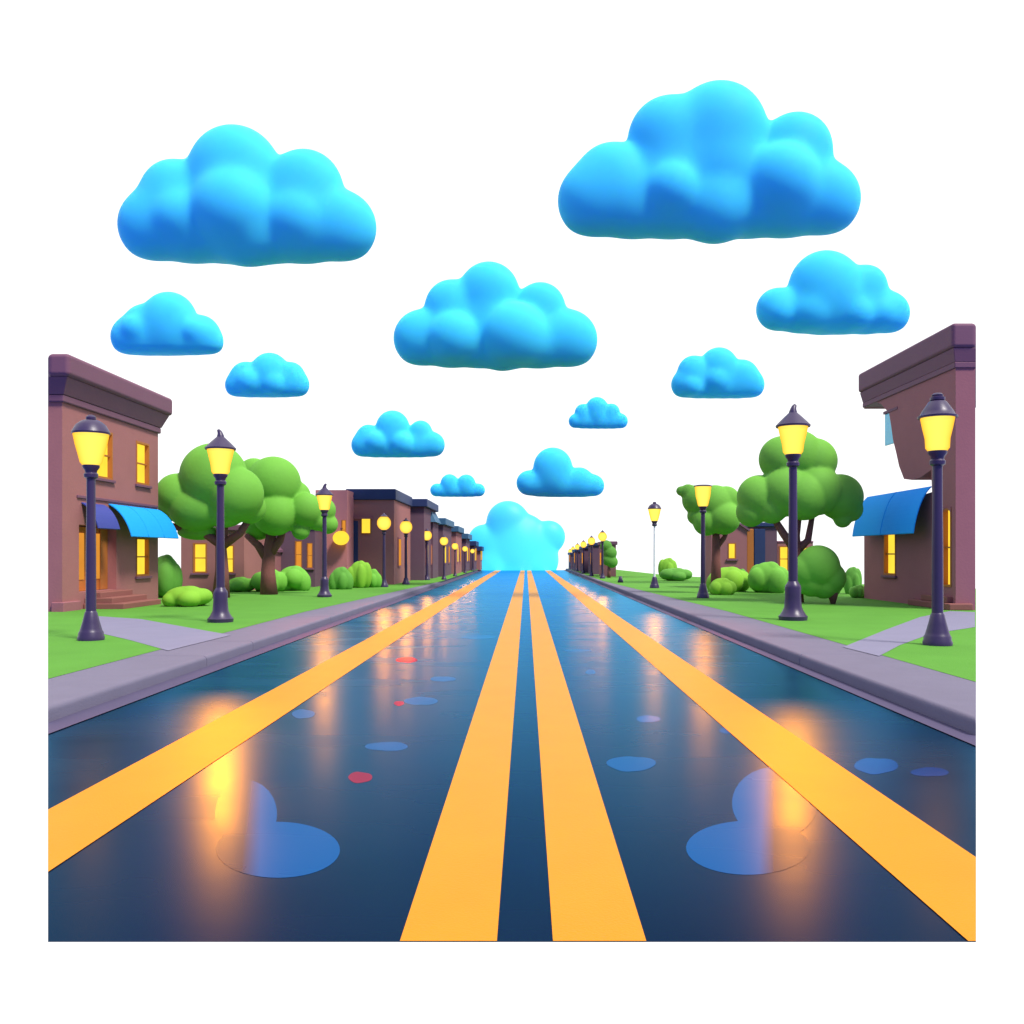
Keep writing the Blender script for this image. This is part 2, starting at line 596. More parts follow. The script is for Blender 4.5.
k5, o5 = 300 / 1024, (100, 110)
cloud('large blue cloud high above the brown house on the left side', [
    (460, 212, 160), (700, 265, 132), (255, 285, 118), (190, 395, 130), (820, 400, 128), (500, 380, 170, 0, 1.5),
    (470, 362, 132, 0.75), (682, 392, 84, 1.1), (290, 385, 78, 1.15), (510, 440, 102, .4, 1.01), (330, 440, 100, .1, 1.4), (720, 440, 100, .1, 1.3)],
    40, o5, k5, 522)
cloud('small blue cloud above the left house, left of the smallest left cloud', [
    (237, 712, 93), (150, 728, 66), (110, 775, 74), (345, 762, 62), (370, 792, 52), (240, 770, 80, 0, 1.5), (132, 752, 38, 1.6), (330, 760, 36, 1.4), (240, 800, 60, .2, 2)],
    58, o5, k5, 834)
cloud('tiny blue cloud under the big left cloud, right of a slightly larger one', [
    (580, 893, 66), (498, 912, 54), (652, 905, 46), (472, 940, 46), (668, 938, 48), (570, 940, 50, 0, 1.6), (520, 932, 42, 1.0), (603, 940, 38, 1.1)],
    68, o5, k5, 978)
cloud('mid sized blue cloud over the middle of the street', [
    (465, 222, 132), (305, 282, 116), (685, 285, 108), (180, 420, 126), (800, 425, 132), (490, 390, 150, 0, 1.6),
    (575, 425, 142, .7), (320, 430, 106, .9), (520, 462, 100, .3, 1.01), (800, 460, 80, .2, 1.4), (220, 460, 80, .2, 1.3)],
    48, (380, 240), 240 / 1024, 545)
k7, o7 = 380 / 1024, (540, 60)
cloud('largest blue cloud, high on the right side', [
    (482, 190, 132), (350, 212, 116), (690, 240, 100), (195, 322, 100), (150, 380, 106), (762, 375, 104), (450, 320, 165, 0, 1.4),
    (640, 345, 96, .8), (345, 372, 66, 1.5), (470, 412, 90, .35, 1.01), (200, 420, 66, .1, 1.5), (720, 420, 62, .1, 1.4)],
    36, o7, k7, 478)
cloud('blue cloud above the damaged right house, below the largest cloud', [
    (768, 610, 98), (878, 608, 58), (640, 672, 60), (938, 682, 60), (790, 670, 74, 0, 1.8),
    (645, 692, 30, 1.2), (725, 692, 48, 1.0), (845, 695, 40, 1.2), (912, 692, 32, 1.2)],
    50, o7, k7, 742)
cloud('small blue cloud right of the middle, above the flat capped lamp', [
    (482, 825, 52), (415, 840, 45), (545, 850, 44), (392, 875, 40), (565, 875, 41), (480, 868, 45, 0, 1.7), (470, 866, 32, 1.0), (407, 884, 27, 1.2)],
    64, o7, k7, 909)
k8, o8 = 310 / 1024, (330, 380)
cloud('small blue cloud above the navy roofed row on the left', [
    (207, 155, 56), (127, 186, 40), (300, 170, 38), (113, 215, 44), (337, 214, 44), (220, 210, 48, 0, 1.9), (158, 208, 36, 1.0), (242, 214, 38, 1.0)],
    74, o8, k8, 254)
cloud('very small two humped blue cloud left of the glowing cloud', [
    (395, 340, 30), (450, 342, 31), (353, 364, 23), (490, 364, 23), (420, 360, 27, 0, 2.0)],
    96, o8, k8, 384)
cloud('blue cloud hovering just above the glowing cloud at the road end', [
    (736, 286, 65), (657, 340, 43), (870, 349, 38), (825, 330, 42), (755, 345, 46, 0, 1.9)],
    92, o8, k8, 389)
cloud('tiny blue cloud right of the road axis, highest of the three nearest the centre', [
    (882, 92, 37), (836, 106, 28), (930, 105, 28), (812, 136, 25), (958, 136, 27), (885, 130, 28, 0, 2.0)],
    84, o8, k8, 159)
cloud('glowing cyan cloud resting on the far end of the road', [
    (450, 165, 112), (545, 215, 92), (660, 240, 86), (325, 255, 80), (500, 300, 140), (405, 365, 105), (600, 360, 112)],
    110.5, (420, 490), 200 / 1024, 424, mat='cloud_glow', round_b=.1, soft=.055)


# ------------------------------------------------------------------ trees and bushes
def tree(label, Y, lobes, trunk, limbs, mat, base_px, org=(0, 0), k=1.0):
    bx, by, bz = XA(base_px, Y), Y, ZG
    t = thing('leafy_tree', label, 'tree', (bx, by, bz), 'round crowned trees on the lawns')
    lb = px_lobes(lobes, Y, org, k, 0.85)
    blob_obj('crown', lb, None, 0.06, M[mat], t, smooth_it=3)
    mb = MB()
    for pts, rad in [trunk] + limbs:
        mb.tube([(XA(p[0], Y), Y - (p[2] if len(p) > 2 else 0), ZA(p[1], Y) if p[1] is not None else ZG - .02) for p in pts], [r * Y / F for r in rad], 12)
    mb.build('trunk', M['bark'], t, smooth=True)
    return t


tree('broad green tree behind the second left lamp, nearest the brown house', 37,
     [(216, 477, 33, .2), (240, 495, 27, .45), (180, 495, 21, .35), (199, 507, 24, .3, 1.2), (226, 508, 20, .3, 1.2), (166, 507, 15, -.2), (205, 494, 26, 0), (196, 532, 8, -.8, 2.6), (250, 508, 16, 0)],
     ([(221, None), (222, 570), (221, 548), (222, 530), (224, 510)], [9, 6.5, 5.5, 6, 4]),
     [([(222, 545), (205, 534), (180, 528), (166, 524), (160, 510)], [5, 4, 3.5, 3, 2]), ([(223, 545), (240, 533), (252, 515)], [5, 4, 3]), ([(190, 530), (182, 518)], [3, 2])], 'leaf', 221)
tree('green tree with stacked round clumps between the broad left tree and third lamp', 40,
     [(275, 484, 27, .2), (278, 514, 22, .5), (263, 497, 20), (307, 510, 17, .3), (302, 531, 9, .5), (250, 486, 19), (293, 497, 17, -.2), (256, 526, 14, -.6), (318, 520, 11), (288, 503, 16), (254, 474, 16), (322, 510, 13, -.3), (327, 524, 10, -.5)],
     ([(269, None), (268, 572), (269, 550), (272, 530)], [9, 7, 6, 5]),
     [([(268, 560), (258, 545), (246, 535)], [5, 4, 2.5]), ([(269, 555), (280, 540), (284, 528)], [5, 4, 3])], 'leaf', 269)
tree('big two tiered green tree behind the second right lamp', 33.5,
     [(782, 459, 23), (797, 456, 26), (814, 461, 23), (759, 497, 22), (784, 492, 25, .3), (814, 491, 25, .3), (840, 497, 23), (800, 497, 24, .5), (850, 509, 13), (842, 519, 9, .2), (751, 512, 15), (770, 508, 16, .4)],
     ([(796, None), (796, 575), (796, 552), (795, 535), (799, 505)], [8, 6, 5, 5, 4]),
     [([(795, 550), (783, 533), (770, 512)], [4.5, 4, 3]), ([(796, 552), (808, 540), (813, 512)], [4.5, 3.5, 2.5])], 'leaf', 796)
tree('smaller green tree behind the flat capped lamp on the right', 41,
     [(715, 505, 20), (697, 500, 15), (722, 518, 17, .4), (706, 522, 14, .3), (688, 492, 8), (726, 500, 14), (681, 491, 5), (696, 516, 9)],
     ([(716, None), (716, 560), (716, 540), (716, 525)], [6, 4.5, 4, 3]),
     [([(716, 548), (724, 538), (728, 528)], [3, 2.5, 2])], 'leaf', 716)
tree('small dark green tree at the far end of the right lamp row', 68,
     [(610, 553, 7), (606, 546, 6), (612, 562, 6), (608, 560, 6)],
     ([(609, None), (609, 572), (609, 562)], [2, 1.6, 1.2]), [], 'leaf_dark', 609)


def bush(label, x0, x1, y0, y1, mat='leaf', n=5, low=False):
    Y = P(0, y1)[1]
    Y += (x1 - x0) * .35 * Y / F
    w, h = (x1 - x0) / 2 * Y / F, (ZA(y0, Y) - ZG)
    cx = XA((x0 + x1) / 2, Y)
    lb = [((cx, Y, ZG + h * .45), (w * .8, w * .62, h * .55))]
    for i in range(n):
        a = 2 * math.pi * i / n + random.uniform(-.3, .3)
        rr = random.uniform(.36, .5)
        lb.append(((cx + w * .55 * math.cos(a), Y + w * .42 * math.sin(a), ZG + h * random.uniform(.3, .5)), (w * rr, w * rr, h * random.uniform(.38, .48))))
    lb.append(((cx + w * .15, Y - w * .1, ZG + h * .66), (w * .45, w * .4, h * .36)))
    o = blob_obj('bush', lb, (cx, Y, ZG), max(.03, w / 22), M[mat], floor=ZG - .01, squash=0.02, smooth_it=3)
    return tag(o, label, 'bush', 'rounded bushes on the lawns')


bush('tall dark rounded bush against the right end of the brown left house', 146, 184, 555, 598, 'leaf_dark')
bush('low bright green bush left of the second left lamp', 160, 214, 586, 607, 'leaf_lime')
bush('small low bush right of the second left lamp, leftmost of a clump', 224, 256, 577, 592)
bush('middle bush of the clump in front of the tree with stacked clumps', 251, 288, 569, 592)
bush('largest bush of the left clump, under the orange lit windows', 274, 313, 566, 591)
bush('small dark bush just left of the third left lamp', 306, 322, 567, 583, 'leaf_dark')
bush('dark green bush just right of the third left lamp', 328, 354, 567, 589.5, 'leaf_dark')
bush('bright lime bush before the navy roofed building', 346, 373, 561, 588, 'leaf_lime')
bush('green bush left of the fourth left lamp', 364, 382, 569, 587.5)
bush('tiny bush behind the left lamps, beside a short yellow lamp', 410, 421, 569, 577, 'leaf', 3)
bush('small lime bush left of the flat capped lamp, rising behind a darker one', 658, 678, 558, 579, 'leaf_lime', 4)
bush('dark green bush left of the flat capped lamp', 659, 692, 568, 581, 'leaf_dark')
bush('pale green bush just right of the flat capped lamp, at the back', 703, 752, 567, 592, 'leaf_lime')
bush('lime bush right of the flat capped lamp, at the front', 707, 736, 578, 595, 'leaf_lime')
bush('dark bush under the arched lit window of the gabled house', 732, 750, 569, 590, 'leaf_dark')
bush('round green bush left of the second right lamp', 746, 789, 562, 593)
bush('little dark bush at the left wall end of the damaged right house', 842, 862, 567, 594, 'leaf_dark')
bush('lowest small bush beside the corner of the damaged right house', 849, 868, 585, 598, 'leaf')
# tall egg-shaped shrub standing on a pointed stem
Yt = 32.4
tp = thing('topiary_shrub', 'tall leaning egg shaped shrub on a short pointed stem right of second right lamp', 'shrub', (XA(832, Yt), Yt, ZG), 'rounded bushes on the lawns')
blob_obj('foliage', px_lobes([(818, 567, 22), (806, 572, 17), (830, 578, 16), (812, 582, 15), (824, 585, 14), (803, 582, 12), (832, 588, 9)], Yt), None, .05, M['leaf'], tp)
MB().tube([(XA(833, Yt), Yt, ZG - .02), (XA(833, Yt), Yt, ZA(592, Yt)), (XA(828, Yt), Yt, ZA(580, Yt))], [.08, .22, .3], 12).build('stem', M['bark'], tp, smooth=True)


# ------------------------------------------------------------------ street lamps
def lamp_parts(root, kind):
    """unit-height lamp (1.0 from foot to tip) in the local space of root"""
    u = 1.0
    def part(name, mb, mat, sm=True, parent=root):
        o = mb.build(name, mat, None, smooth=sm)
        o.parent = parent
        md = o.modifiers.new('e', 'EDGE_SPLIT')
        md.split_angle = math.radians(40)
        return o
    zc = .81 if kind == 'flat' else .77
    if kind in ('ball', 'flat', 'knob'):
        part('lamp_base', MB().lathe([(.055, 0), (.056, .012), (.052, .02), (.051, .034), (.047, .04), (.043, .052), (.034, .085), (.026, .12), (.0215, .128)]), M['iron'])
    elif kind == 'point':
        part('lamp_base', MB().lathe([(.064, 0), (.066, .018), (.058, .026), (.048, .042), (.04, .06), (.036, .11), (.037, .15), (.034, .162), (.028, .17), (.0225, .18)], 16), M['iron'])
    else:
        part('lamp_base', MB().lathe([(.06, 0), (.06, .02), (.048, .04), (.034, .08), (.03, .1)], 14), M['iron'])
    q = zc - .775
    part('pole', MB().lathe([(.0215, .1), (.0205, .4), (.0185, .6), (.0185, .722 + q)], 16), M['iron'])
    part('collar', MB().lathe([(.019, .715 + q), (.029, .722 + q), (.03, .735 + q), (.024, .742 + q), (.026, .752 + q), (.035, .764 + q), (.036, .775 + q)], 20), M['iron'])
    if kind == 'globe':
        g = MB().lathe([(.03, .772)] + [(.094 * math.cos(a) if abs(a) < 1.3 else .03, .865 + .096 * math.sin(a)) for a in [(-1.2 + 2.4 * i / 14) for i in range(15)]] + [(.03, .958)], 20)
        part('lantern_glass', g, M['glass'])
        cap = part('cap', MB().lathe([(.045, .945), (.05, .955), (.03, .972), (.012, .985), (.008, 1.0)], 16), M['iron'])
    else:
        zt = {'ball': .906, 'point': .897, 'knob': .9, 'flat': .985}[kind]
        hr = {'ball': .97, 'point': .89, 'knob': .84, 'flat': .95}[kind]
        g = MB().lathe([(.036, zc), (.045, zc + .012), (.056 * hr, zc + .05), (.067 * hr, zc + .09), (.076 * hr, zt)], 24)
        part('lantern_glass', g, M['glass'])
        if kind == 'ball':
            cap = part('cap', MB().lathe([(.077, zt), (.079, zt + .008), (.074, zt + .018), (.062, zt + .04), (.044, zt + .055), (.03, zt + .062)]), M['iron'])
            part('finial', MB().lathe([(.012, zt + .058), (.021, zt + .066), (.021, zt + .075), (.014, zt + .083), (.004, zt + .086)], 16), M['iron'], True, cap)
        elif kind == 'point':
            cap = part('cap', MB().lathe([(.077, zt), (.079, zt + .008), (.068, zt + .02), (.046, zt + .042), (.029, zt + .058), (.019, zt + .067)]), M['iron'])
            part('finial', MB().tube([(0, 0, zt + .06), (0, 0, zt + .072), (.002, 0, zt + .084), (.006, 0, zt + .094), (.013, 0, zt + .101), (.019, 0, zt + .102)],
                                     [.021, .018, .014, .0115, .009, .004], 14), M['iron'], True, cap)
        elif kind == 'knob':
            cap = part('cap', MB().lathe([(.074, zt), (.075, zt + .008), (.066, zt + .012), (.058, zt + .028), (.034, zt + .064), (.028, zt + .068)]), M['iron'])
            part('finial', MB().lathe([(.02, zt + .066), (.028, zt + .072), (.028, zt + .082), (.02, zt + .086), (.022, zt + .092), (.014, zt + .099), (.004, zt + .101)], 16), M['iron'], True, cap)
        else:
            cap = part('cap', MB().lathe([(.079, zt), (.08, zt + .008), (.06, zt + .015)]), M['iron'])
    return root


LG = 'street lamps lining both kerbs'
protos = {}


def copy_tree(o, parent):
    c = o.copy()
    COL.objects.link(c)
    c.parent = parent
    for ch in list(o.children): copy_tree(ch, c)
    return c


def lamp(kind, px, base_y, top_y, label, power=1.0, X=None, pole_mat=None, rz=0.0):
    if X is None:
        x, y, z = P(px, base_y)
    else:
        y = X * F / (px - CX)
        x, z = X, ZG
    h = ZA(top_y, y) - ZG
    t = thing('street_lamp', label, 'street lamp', (x, y, ZG), LG)
    if kind not in protos:
        lamp_parts(t, kind)
        protos[kind] = list(t.children)
        protos[kind + '_src'] = t
    else:
        for ch in protos[kind]: copy_tree(ch, t)
    t.scale = (h, h, h)
    t.rotation_euler.z = rz
    if pole_mat:
        for ch in t.children:
            if ch.name.split('.')[0] == 'pole':
                ch.data = ch.data.copy()
                ch.data.materials[0] = pole_mat
                ch.scale = (.6, .6, 1)
    ld = bpy.data.lights.new('bulb', 'SPOT')
    ld.color = (1.0, 0.10, 0.004)
    ld.energy = LAMP_W * power
    ld.shadow_soft_size = 0.22
    ld.spot_size, ld.spot_blend = 2 * (.54 if y < 30 else .95) * math.atan2(abs(x), y), .8
    lo = bpy.data.objects.new('bulb', ld)
    COL.objects.link(lo)
    lo.parent = t
    lo.location = (0, 0, .85)
    d = Vector((-x * .68, -y * .68, -.85 * h * (.84 if y < 30 else 1)))
    lo.rotation_euler = (Matrix.Rotation(-rz, 3, 'Z') @ d).to_track_quat('-Z', 'Y').to_euler()
    return t


LAMP_W = 6500
lamp('ball', 91, 640, 413, 'tall iron lamp with a ball tip before the brown left house', .12)
lamp('point', 220.5, 622, 430, 'lamp with a pointed hat cap standing before the broad left tree', 4.3, rz=2.8)
lamp('point', 324.5, 597, 484, 'third lamp on the left kerb, pointed cap, between bushes', 1.1)
lamp('globe', 384, 587, 513, 'fourth lamp from the front on the left side, rounded light', 1.1)
lamp('globe', 406, 584.5, 518, 'fifth lamp from the front on the left side, rounded light', 1.1)
lamp('globe', 427, 580, 528.5, 'sixth lamp from the front on the left side', 1.1)
for i, (px, ty, w) in enumerate(((444, 535, 'seventh'), (455, 541.5, 'eighth'), (465, 545, 'ninth'), (472.5, 548, 'tenth'), (478.5, 551, 'farthest'))):
    lamp('globe', px, 0, ty, w + ' lamp from the front in the shrinking row on the left side', .7, X=-5.75)
lamp('knob', 937.5, 645, 393, 'tall iron lamp with a knob tip before the damaged right house', .16)
lamp('point', 793, 620, 405, 'lamp with a hooked tip standing before the two tiered right tree', 4.3, rz=0.5)
lamp('flat', 703, 598, 485, 'lamp with a flat cap, third from the front on the right side', 1.1)
lamp('ball', 654.5, 588, 501, 'lamp with a slim white pole alone against the white gap on the right', 1.0, pole_mat=M['white_iron'])
lamp('globe', 602.5, 578.5, 530, 'rounded lamp nearest the small dark tree at the far right row', 1.1)
for i, (px, ty, w) in enumerate(((591.5, 535.5, 'first'), (583.5, 540, 'second'), (577.5, 543, 'third'), (573, 546, 'fourth'), (570, 548.5, 'farthest'))):
    lamp('globe', px, 0, ty, w + ' lamp beyond the small dark tree in the shrinking right row', .7, X=5.32)

# short yellow lamp behind the left row, stubs of removed lamps on the right
x, y, z = P(411.5, 577.5)
t = thing('garden_lamp', 'short garden lamp with yellow light behind the fifth left lamp', 'garden lamp', (x, y, ZG))
k = y / F
MB().lathe([(3 * k, 0), (2 * k, 1.5 * k), (1.2 * k, 3 * k), (1.2 * k, 10 * k)], 12, (x, y, ZG)).build('post', M['iron'], t, True)
MB().lathe([(1.4 * k, 10 * k), (2.6 * k, 12 * k), (3 * k, 21 * k), (1.5 * k, 22.5 * k)], 12, (x, y, ZG)).build('lantern_glass', M['window'], t, True)
x, y, z = P(620.5, 582.5)
tag(MB().lathe([(.17, 0), (.18, .1), (.13, .2), (.1, .38), (.05, .4)], 14, (0, 0, 0)).build('bollard', M['iron'], smooth=True), 'short dark iron stub near the far right kerb', 'bollard').location = (x, y, ZG)


# ------------------------------------------------------------------ buildings
def window(parent, plane, a0, a1, z0, z1, face, mat, depth=.14, bars=1, vbars=0, frame='frame', sill=True):
    """glazed opening; plane 'x' = wall facing along X at face, 'y' = wall facing the camera. depth runs inwards"""
    sg = 1 if face[1] > 0 else -1
    f0 = face[0]
    fr, pn, sl = MB(), MB(), MB()
    w = min(.07, (a1 - a0) * .12)
    def bx(mb, u0, u1, v0, v1, d0, d1):
        lo, hi = sorted((f0 + sg * d0, f0 + sg * d1))
        if plane == 'x': mb.box(lo, hi, u0, u1, v0, v1)
        else: mb.box(u0, u1, lo, hi, v0, v1)
    bx(fr, a0 - .002, a0 + w, z0 - .002, z1 + .002, -.02, depth)
    bx(fr, a1 - w, a1 + .002, z0 - .002, z1 + .002, -.02, depth)
    bx(fr, a0 + w, a1 - w, z0 - .002, z0 + w, -.022, depth)
    bx(fr, a0 + w, a1 - w, z1 - w, z1 + .002, -.022, depth)
    for i in range(bars):
        zc = z0 + (z1 - z0) * (i + 1) / (bars + 1)
        bx(fr, a0 + w, a1 - w, zc - w * .35, zc + w * .35, .05, depth - .01)
    for i in range(vbars):
        ac = a0 + (a1 - a0) * (i + 1) / (vbars + 1)
        bx(fr, ac - w * .35, ac + w * .35, z0 + w, z1 - w, .055, depth - .012)
    f = fr.build('window', M[frame], parent)
    bx(pn, a0 + w, a1 - w, z0 + w, z1 - w, depth - .02, depth + .02)
    pn.build('pane', mat, f)
    if sill:
        bx(sl, a0 - .1, a1 + .1, z0 - .1, z0 - .003, -.09, .05)
        sl.build('sill', M['trim'], f, bevel=.015)
    return f


def awning(parent, x_wall, sg, p, y0, y1, zt, zb, mat, seams=2):
    """curved canvas hood; sg = +1 when it sticks out along +X"""
    n = 12
    vs, fs = [], []
    th = .035
    rows = []
    for i in range(n + 1):
        t = i / n
        d = p * (.45 * t + .55 * math.sin(t * math.pi / 2))
        z = zt - (zt - zb) * (.4 * t + .6 * (1 - math.cos(t * math.pi / 2)))
        rows.append((x_wall + sg * (d + .012), z))
    inner = [(x - sg * th * .7, z - th * .7) for x, z in rows]
    loop = rows + inner[::-1]
    a = [(x, y0, z) for x, z in loop]
    b = [(x, y1, z) for x, z in loop]
    m = len(loop)
    mb = MB().add(a + b, [(i, (i + 1) % m, m + (i + 1) % m, m + i) for i in range(m)] +
                  [(i, i + 1, m - 2 - i, m - 1 - i) for i in range(n)] + [(m + i, m + i + 1, m + m - 2 - i, m + m - 1 - i) for i in range(n)])
    o = mb.build('awning', M[mat], parent)
    for q in range(seams):
        y = y0 + (y1 - y0) * (q + 1) / (seams + 1)
        MB().tube([(x + sg * .004, y, z + .004) for x, z in rows], [.012] * len(rows), 6).build('seam', M[mat], o, True)
    return o


# --- left brown house (its left party wall runs at a slant)
XW, Y0, Y1, ZT = -14.43, 28.0, 35.3, 7.25
h = thing('brown_house', 'two storey brown house with lit windows and a bright blue awning on the left', 'house', (XW, 31.5, ZG))
dep = .16
wins = [(33.3, 34.45, 4.6, 6.2), (33.3, 34.45, 1.17, 2.62), (30.1, 31.4, 4.57, 6.22)]
cuts = [(XW - dep, XW + .5, a, b, c, d) for a, b, c, d in wins] + [(XW - .42, XW + .5, 29.05, 31.7, .76, 2.95)]
MB().prism([(XW, Y0), (XW, Y1), (-SL * Y1, Y1), (-SL * Y0, Y0)], ZG - .1, ZT).build('wall', M['wall_brown'], h, cuts=cuts)
for a, b, c, d in wins:
    window(h, 'x', a, b, c, d, (XW, -1), M['window'], dep)


def cornice(parent, xw, sg, y0, y1, slope, levels, mat):
    for o, z0, z1, bv, nm in levels:
        def ring(o, z):
            xo = xw + sg * o
            if sg > 0:
                poly = [(xo, y0 - o), (xo, y1 + o), (-slope * (y1 + o), y1 + o), (-slope * (y0 - o), y0 - o)]
            else:
                poly = [(xo, y1 + o), (xo, y0 - o), (slope * (y0 - o), y0 - o), (slope * (y1 + o), y1 + o)]
            return [(x, y, z) for x, y in poly]
        ob, ot = o if isinstance(o, tuple) else (o, o)
        MB().loops(ring(ob, z0), ring(ot, z1)).build(nm, mat, parent, bevel=bv, seg=4)


cornice(h, XW, 1, Y0, Y1, SL, [(.09, 6.72, 6.95, .05, 'trim'), ((.1, .32), 6.951, 7.46, .02, 'frieze'), (.43, 7.461, 8.16, .14, 'cornice')], M['trim'])
MB().box(XW - .3, XW + .1, Y0 - .1, 29.0, ZG - .1, .5).build('plinth', M['wall_dark'], h, bevel=.03)
# doorway
xd = XW - .41
d = MB().box(xd - .005, xd + .06, 29.15, 31.6, .77, 2.9).build('door', M['doorwood'], h)
MB().box(xd + .06, xd + .085, 30.35, 31.15, 1.15, 2.7).build('pane', M['window_orange'], d)
MB().box(xd + .06, xd + .085, 29.3, 30.05, 1.15, 2.7).build('pane', M['window_orange'], d)
MB().box(XW - .405, XW - .3, 31.15, 31.69, .775, 2.94).build('door_jamb', M['frame'], h)
for i in range(3):
    MB().box(XW + .01, XW + .5 + .42 * (2 - i), 29.5 - .1 * (2 - i), 31.9 + .2 * (2 - i), ZG - .02 + .18 * i + (.001 if i else 0), ZG + .18 * (i + 1)).build('step', M['step'], h, bevel=.03)
awning(h, XW, 1, .8, 31.1, 35.3, 3.74, 2.62, 'awning')
awning(h, XW, 1, .55, 29.2, 30.75, 3.68, 2.85, 'awning_shade', 0)
MB().box(XW - .02, XW + .05, 28.9, 35.2, 3.8, 3.9).build('string_course', M['trim'], h, bevel=.02)

# --- right house with a broken-away upper corner
XW, Y0, Y1 = 13.75, 28.8, 36.6
h = thing('brown_house', 'two storey dark brown house on the right with a broken away upper corner', 'house', (XW, 32.5, ZG))


def yz(px, py):
    y = XW * F / (px - CX)
    return (y, ZA(py, y))


prof = [(Y0, ZG - .1), (Y1, ZG - .1), (Y1, 3.2), (35.3, 3.55), (33.8, 3.85), (31.6, 4.02), yz(932, 492), yz(931, 470), yz(921, 477), yz(912, 480),
        yz(904, 479), yz(899, 466), yz(896, 452), yz(893, 440), yz(891, 425), yz(889, 413), yz(881, 404), yz(872, 400), (Y1, 7.9), (Y1, 8.3), (Y0, 8.3)]
inner = lambda y: min(15.2, SR * y - .02)
wn = (33.45, 34.57, 1.2, 2.8)
dr = (29.08, 29.72, .93, 3.5)
MB().loops([(XW, y, z) for y, z in prof], [(inner(y), y, z) for y, z in prof]).build(
    'wall', M['wall_dark'], h, cuts=[(XW - .5, XW + .16, *wn), (XW - .5, XW + .2, *dr)])
window(h, 'x', *wn, (XW, 1), M['window'], .16)
window(h, 'x', *dr, (XW, 1), M['window'], .18, bars=1, sill=False)
# arched head set in front of the narrow doorway's top corners
ar = MB()
for sgn in (-1, 1):
    yc, r = 29.4, .32
    pts = [(yc + sgn * r, 3.52)] + [(yc + sgn * r * math.cos(a), 3.2 + .3 * math.sin(a)) for a in [math.pi / 2 * i / 8 for i in range(9)]] + [(yc, 3.52)]
    ar.loops([(XW - .03, y, z) for y, z in pts], [(XW + .1, y, z) for y, z in pts])
ar.build('arch', M['wall_dark'], h)
cornice(h, XW, -1, Y0, Y1, SR, [(.05, 7.95, 8.14, .03, 'trim'), ((.04, .13), 8.141, 8.57, .02, 'frieze'), (.19, 8.571, 9.36, .12, 'cornice')], M['trim'])
MB().box(XW + .02, XW + .1, 33.4, 34.55, 6.15, 7.35).build('shutter', M['glass_blue'], h, bevel=.02)
MB().box(XW - .02, XW + .14, 33.3, 34.6, 7.36, 7.46).build('lintel', M['trim'], h)
MB().box(XW - .28, XW + .5, Y0 - .15, 31.8, ZG - .02, .42).build('plinth', M['step'], h, bevel=.05)
MB().box(XW - .2, XW + .3, 29.0, 30.9, .4201, .62).build('step', M['step'], h, bevel=.03)
awning(h, XW, -1, .62, 30.5, 36.2, 4.3, 2.72, 'awning', 1)


# --- smaller houses further back (walls facing the camera)
def house(label, Y, x0, x1, ytop, depth, mat, roof=None, cuts_px=(), wmat='window', name='small_house', cat='house', gable=None, bars=1, eave=.12, roof_h=.35, vb=0):
    xa, xb = XA(x0, Y), XA(x1, Y)
    zt = ZA(ytop, Y)
    t = thing(name, label, cat, ((xa + xb) / 2, Y + depth / 2, ZG))
    w = [(XA(a, Y), XA(b, Y), ZA(d, Y), ZA(c, Y)) for a, b, c, d in cuts_px]
    mb = MB()
    if gable:
        zp = ZA(gable, Y)
        pr = [(xa, ZG - .1), (xb, ZG - .1), (xb, zt), ((xa + xb) / 2, zp), (xa, zt)]
        mb.loops([(x, Y, z) for x, z in pr], [(x, Y + depth, z) for x, z in pr])
    else:
        mb.box(xa, xb, Y, Y + depth, ZG - .1, zt)
    mb.build('wall', M[mat], t, cuts=[(a, b, Y - .5, Y + .14, c, d) for a, b, c, d in w])
    for a, b, c, d in w:
        window(t, 'y', a, b, c, d, (Y, 1), M[wmat], .13, bars=bars, vbars=vb)
    if roof and not gable:
        rf = MB().box(xa - eave, xb + eave, Y - eave, Y + depth + eave, zt + .002, zt + roof_h).build('roof', M[roof], t, bevel=.06, seg=3)
    if gable:
        xm = (xa + xb) / 2
        for q in (-1, 1):
            xe = xa - eave if q < 0 else xb + eave
            sl = (zp - zt) / (xm - xa)
            ze = zt - sl * eave
            a = [(xm, zp + .003), (xe, ze + .003), (xe, ze + .12), (xm, zp + .12)]
            MB().loops([(x, Y - eave, z) for x, z in a], [(x, Y + depth + eave, z) for x, z in a]).build('roof_slope', M[roof], t)
    return t


house('low brown house with two lit windows under the broad left tree', 43, 181, 244, 531, 4, 'wall_brown', 'trim',
      [(193, 207, 543, 573), (224, 234, 545, 573)], roof_h=.3)
house('tiny gabled brown house with an oval lit window beside the low left house', 46, 246, 265, 550, 3, 'wall_dark', 'trim', [(247.5, 253, 548, 566)], gable=541, bars=0)
house('purple house with two narrow orange windows behind the left bushes', 49, 268, 315, 528, 4, 'wall_purple', 'trim',
      [(295, 302, 541, 568), (307, 312.5, 543, 568)], 'window_orange', roof_h=.25)
pk = house('tall pink house with a flat top left of the navy roofed building', 51, 315.5, 347, 490, 4, 'wall_pink', None, [(341.5, 346, 520, 540)], 'window_orange')
nb = house('navy roofed brown building with a navy door on the left row', 53, 348, 394, 500, 7.5, 'wall_brown', 'navy', [], roof_h=.65)
Yb = 53
MB().box(XA(349, Yb), XA(358, Yb), Yb - .06, Yb + .1, ZG, ZA(521, Yb)).build('door', M['navy'], nb, bevel=.02)
MB().box(XA(348, Yb) - .05, XA(373, Yb), Yb - .12, Yb - .001, ZA(519, Yb), ZA(516.5, Yb)).build('door_hood', M['wall_dark'], nb)
